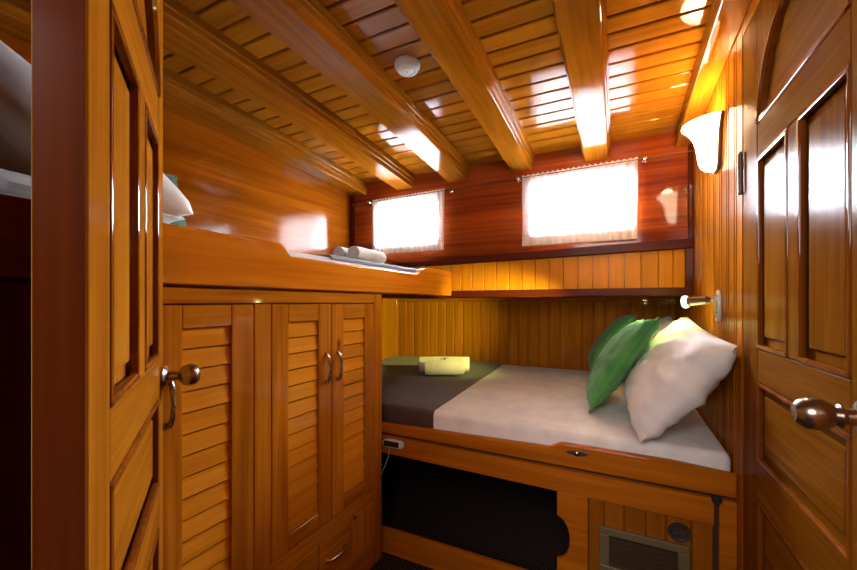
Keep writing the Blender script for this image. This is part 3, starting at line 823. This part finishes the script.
for ang, ln in ((0.1, 0.030), (2.6, 0.034), (3.5, 0.028), (5.3, 0.022), (1.2, 0.014)):
    d = (dx * math.cos(ang) + dn * math.sin(ang)).normalized()
    sd = d.cross(V((0, 0, 1))).normalized()
    q0 = c + V((0, 0, 0.003))
    sp.loft([[q0 + d * ln * t + sd * 0.006 * math.sin(PI * min(1, t + .05)) * s1 + V((0, 0, z1 + 0.006 * math.sin(PI * t) * 0.5 - 0.012 * t * max(0, math.sin(ang)))) for s1, z1 in ((-1, 0), (0, 0.0015), (1, 0), (0, -0.001))] for t in (0.02, 0.25, 0.5, 0.75, 0.97)])
o = sp.build('dried_sprig', 'sprig', None, tuple(c), 60); tag(o, 'small dried brown sprig lying on the front rolled towel', 'sprig')
UZ = 1.3605 + 0.036
towel('rolled_towel', 'white rolled towel at the front edge of the grey blanket on the upper bunk', (-1.085, 1.41, UZ), (-1.10, 1.66, UZ), 0.036, 'wtowel', 'rolled towels on the upper bunk', 2.4)
towel('rolled_towel', 'white rolled towel behind the other roll on the grey blanket of the upper bunk', (-1.165, 1.40, UZ), (-1.18, 1.69, UZ), 0.036, 'wtowel', 'rolled towels on the upper bunk', 0.9)

# ------------------------------------------------------------------ small white device on the berth apron
dv = thing('wall_controller', 'small white oval device with a dark display on the lower berth front', 'device', (-0.92, FY, 0.51))
q = []
for i in range(33):
    a = 2 * PI * i / 32; ca, sa = math.cos(a), math.sin(a)
    q.append((-0.918 + math.copysign(abs(ca) ** 0.55, ca) * 0.054, 0.523 + math.copysign(abs(sa) ** 0.7, sa) * 0.0185))
m = MB(); m.prism(q[:-1], 'Y', FY - 0.024, FY - 0.0005, 0.006, 3); m.build('body', 'white', dv, smooth=60)
m = MB(); m.box(-0.964, -0.884, FY - 0.0255, FY - 0.0235, 0.511, 0.536, 0.0008); m.build('display', 'black', dv)
m = MB(); m.lathe([(0, 0), (0.006, 0), (0.005, 0.002), (0, 0.003)], (-0.874, FY - 0.0238, 0.524), (0, -1, 0), 16); m.build('button', 'steel', dv)
m = MB(); pts = []
for i in range(15):
    t = i / 14; pts.append((-0.935 - 0.055 * t ** 0.7 + 0.01 * math.sin(6 * t), FY - 0.012 - 0.004 * math.sin(5 * t), 0.506 - 0.20 * t))
m.tube(pts, 0.0018, 8); m.build('cable', 'cable', dv)

# ------------------------------------------------------------------ smoke detector
dy = 1.298; dz = zb(dy) + CE
sl = math.atan((zb(dy + .01) - zb(dy - .01)) / .02)
ax = V((0, math.sin(sl), -math.cos(sl)))
sdt = thing('smoke_detector', 'round white smoke detector on the ceiling planks between two beams', 'smoke detector', (-0.738, dy, dz))
O_ = (-0.738, dy, dz + 0.001)
m = MB(); m.lathe([(0, 0), (0.046, 0), (0.050, 0.004), (0.050, 0.014), (0.047, 0.018), (0, 0.018)], O_, ax, 40); m.build('base', 'white', sdt)
P1 = V(O_) + ax * 0.018
m = MB(); m.lathe([(0.044, 0), (0.043, 0.008), (0.038, 0.014), (0.030, 0.016), (0.028, 0.013), (0.022, 0.013), (0.020, 0.017), (0, 0.018)], P1, ax, 40); m.build('cover', 'white', sdt)
m = MB(); m.lathe([(0, 0), (0.003, 0), (0.002, 0.002), (0, 0.002)], P1 + ax * 0.0175, ax, 12); m.build('indicator', 'black', sdt)

# ------------------------------------------------------------------ wall sconce
SY, SZ0, SZ1 = 1.762, 1.664, 1.848
sc = thing('wall_sconce', 'lit frosted glass wall sconce shaped like a bell on the right wall', 'wall lamp', (RW, SY, SZ0))
prof = [(0.004, SZ0), (0.026, SZ0 + 0.003), (0.040, SZ0 + 0.014), (0.048, SZ0 + 0.032), (0.052, SZ0 + 0.060), (0.057, SZ0 + 0.095), (0.066, SZ0 + 0.125), (0.080, SZ0 + 0.150), (0.094, SZ0 + 0.166), (0.102, SZ0 + 0.174),
        (0.102, SZ0 + 0.178), (0.092, SZ0 + 0.170), (0.077, SZ0 + 0.155), (0.062, SZ0 + 0.128), (0.053, SZ0 + 0.095), (0.048, SZ0 + 0.060), (0.044, SZ0 + 0.034), (0.036, SZ0 + 0.018), (0.024, SZ0 + 0.007), (0.004, SZ0 + 0.005)]
m = MB(); m.lathe(prof, (RW - 0.0125, SY, 0), (0, 0, 1), 40, PI / 2, 3 * PI / 2); m.build('glass_shade', 'shade', sc, smooth=60)
out = [(r + 0.006, z) for r, z in prof[:10]]
poly = [(SY + r, z) for r, z in out] + [(SY - r, z) for r, z in reversed(out)]
poly = [(a, b2 - 0.006 if b2 < SZ0 + 0.02 else b2 + 0.004) for a, b2 in poly]
m = MB(); m.prism(poly, 'X', RW - 0.001, RW - 0.012, 0.002, 1); m.build('back_plate', 'bronze', sc)
for yy in (SY - 0.06, SY + 0.06):
    m = MB(); m.lathe([(0, 0), (0.004, 0), (0.0035, 0.003), (0, 0.004)], (RW - 0.016 - 0.071 * 0.72, yy, SZ0 + 0.152), (-1, 0.0, 0.2), 12); m.build('thumb_screw', 'bronze', sc)
d = bpy.data.lights.new('sconce_bulb', 'POINT'); d.energy = 3.6; d.color = (1.0, 0.62, 0.30); d.shadow_soft_size = 0.03
o = bpy.data.objects.new('sconce_bulb', d); o.location = (RW - 0.055, SY, SZ1 + 0.005); COL.objects.link(o)

# ------------------------------------------------------------------ reading lamp
def reading_lamp(base, aim, label):
    bx, by, bz = base
    r = thing('reading_lamp', label, 'reading lamp', base)
    q = []
    for i in range(32):
        a = 2 * PI * i / 32; q.append((by + 0.032 * math.cos(a), bz - 0.012 + 0.059 * math.sin(a)))
    sg = 1 if aim[0] > 0 else -1
    mm = MB(); mm.prism(q, 'X', bx + 0.0005 * sg, bx + 0.012 * sg, 0.003, 2); mm.build('wall_plate', 'steel', r)
    for zz in (bz - 0.05, bz - 0.035, bz + 0.025):
        mm = MB(); mm.lathe([(0, 0), (0.0035, 0), (0.003, 0.002), (0, 0.002)], (bx + 0.012 * sg, by + (0.008 if zz < bz - .04 else -0.008), zz), (sg, 0, 0), 12); mm.build('screw', 'darkmetal', r)
    a = V(aim).normalized(); P = V((bx + 0.012 * sg, by, bz + 0.012))
    mm = MB(); mm.cyl(P, P + V((sg * 0.016, 0, 0)), 0.006, seg=16); mm.lathe([(0, -0.010), (0.008, -0.006), (0.010, 0), (0.008, 0.006), (0, 0.010)], P + V((sg * 0.018, 0, 0)), (0, 0, 1), 18); mm.build('swivel_arm', 'chrome', r)
    Q = P + V((sg * 0.018, 0, 0)) + a * 0.004
    mm = MB(); mm.lathe([(0, 0), (0.013, 0.0), (0.017, 0.005), (0.017, 0.060), (0.0185, 0.062), (0.0185, 0.068), (0, 0.068)], Q, a, 28); mm.build('lamp_head', 'nickel', r)
    T = Q + a * 0.0685
    mm = MB(); mm.lathe([(0.0185, 0), (0.023, 0.003), (0.0245, 0.010), (0.022, 0.017), (0.016, 0.019), (0, 0.0175)], T, a, 28); mm.build('lit_lens', 'led', r)
    return T + a * 0.022, a
T, a = reading_lamp((RW, 1.733, 1.166), (-0.90, 0.52, -0.10), 'small swivelling metal reading lamp, lit, on the right wall above the pillows')
d = bpy.data.lights.new('reading_beam', 'SPOT'); d.energy = 85.0; d.color = (0.97, 1.0, 0.24); d.spot_size = math.radians(42); d.spot_blend = 0.95; d.shadow_soft_size = 0.02
o = bpy.data.objects.new('reading_beam', d); o.location = T; o.rotation_euler = a.to_track_quat('-Z', 'Y').to_euler(); COL.objects.link(o)
d = bpy.data.lights.new('reading_spill', 'POINT'); d.energy = 1.5; d.color = (0.9, 1.0, 0.25); d.shadow_soft_size = 0.012
o = bpy.data.objects.new('reading_spill', d); o.location = T; COL.objects.link(o)

# ------------------------------------------------------------------ curtains and their rail
def rz(x): return 1.886 + (x + 1.6) * 0.0155
cr = thing('curtain_rod', 'thin curtain rod running above both windows', 'curtain rod', (-0.65, 2.262, 1.90))
m = MB(); m.tube([(x, 2.262, rz(x)) for x in (LW + 0.03, -1.2, -0.6, 0.0, RW - 0.002)], 0.0026, 10); m.build('rod', 'bronze', cr)
for x in (-1.600, -0.975, -0.535, 0.125):
    m = MB(); m.lathe([(0, 0), (0.013, 0), (0.013, 0.003), (0.006, 0.006), (0.0055, 0.030)], (x, BW - 0.0005, rz(x)), (0, -1, 0), 18)
    m.lathe([(0, -0.014), (0.010, -0.012), (0.0155, 0), (0.010, 0.012), (0, 0.014)], (x, 2.262, rz(x)), (0, -1, 0), 18)
    m.build('bracket', 'chrome', cr)
def curtain(x0, x1, zb0, zt, label, seed):
    r = thing('curtain', label, 'curtain', ((x0 + x1) / 2, 2.262, zt))
    nx, nz = 150, 16
    def pt(x, z, amp):
        t = (x - x0)
        w = math.sin(t * 2 * PI / 0.036 + 1.6 * noise.noise((t * 9, seed, 0))) * amp + noise.noise((t * 22, z * 3, seed)) * amp * 0.8
        gather = 0.012 * noise.noise((z * 4, seed, 1.0)) * (1 if t < (x1 - x0) / 2 else -1)
        return (x + gather * 0.4, 2.264 + w, z)
    rows = []
    zf = zb0 + 0.052
    for k in range(nz + 1):
        z = zf + (zt - zf) * k / nz
        rows.append([pt(x0 + (x1 - x0) * i / nx, z + (rz(x0 + (x1 - x0) * i / nx) - rz((x0 + x1) / 2)) * k / nz, 0.0035 + 0.002 * (1 - k / nz)) for i in range(nx + 1)])
    # rod pocket with small frill
    mm = MB(); mm.grid(rows); mm.build('cloth', 'sheer', r, smooth=80)
    rows = []
    for k in range(4):
        z = zt - 0.006 + 0.018 * k / 3
        rows.append([(x0 + (x1 - x0) * i / nx, 2.264 + 0.004 * math.sin(i * 1.9 + seed) * k / 3, z + rz(x0 + (x1 - x0) * i / nx) - rz((x0 + x1) / 2) + (0.0035 * math.sin(i * 0.9) if k == 3 else 0)) for i in range(nx + 1)])
    mm = MB(); mm.grid(rows); mm.build('frill', 'fringe', r, smooth=80)
    rows = []
    for k in range(5):
        z = zf - (zf - zb0) * k / 4
        rows.append([pt(x0 + (x1 - x0) * i / nx, z + (0.004 * math.sin(i * 2.4) if k == 4 else 0), 0.0055) for i in range(nx + 1)])
    mm = MB(); mm.grid(rows); mm.build('fringe', 'fringe', r, smooth=80)
    rows = []
    mm = MB(); mm.tube([V(pt(x0 + (x1 - x0) * i / nx, zf, 0.0055)) - V((0, 0.002, 0)) for i in range(nx + 1)], 0.002, 6); mm.build('hem', 'fringe', r, smooth=80)
curtain(-1.572, -1.010, 1.508, rz(-1.29), 'short sheer white curtain with a fringe over the left window', 0.7)
curtain(-0.508, 0.092, 1.500, rz(-0.2), 'short sheer white curtain with a fringe over the right window', 5.2)

for o in COL.objects:
    if '_base' in o: del o['_base']
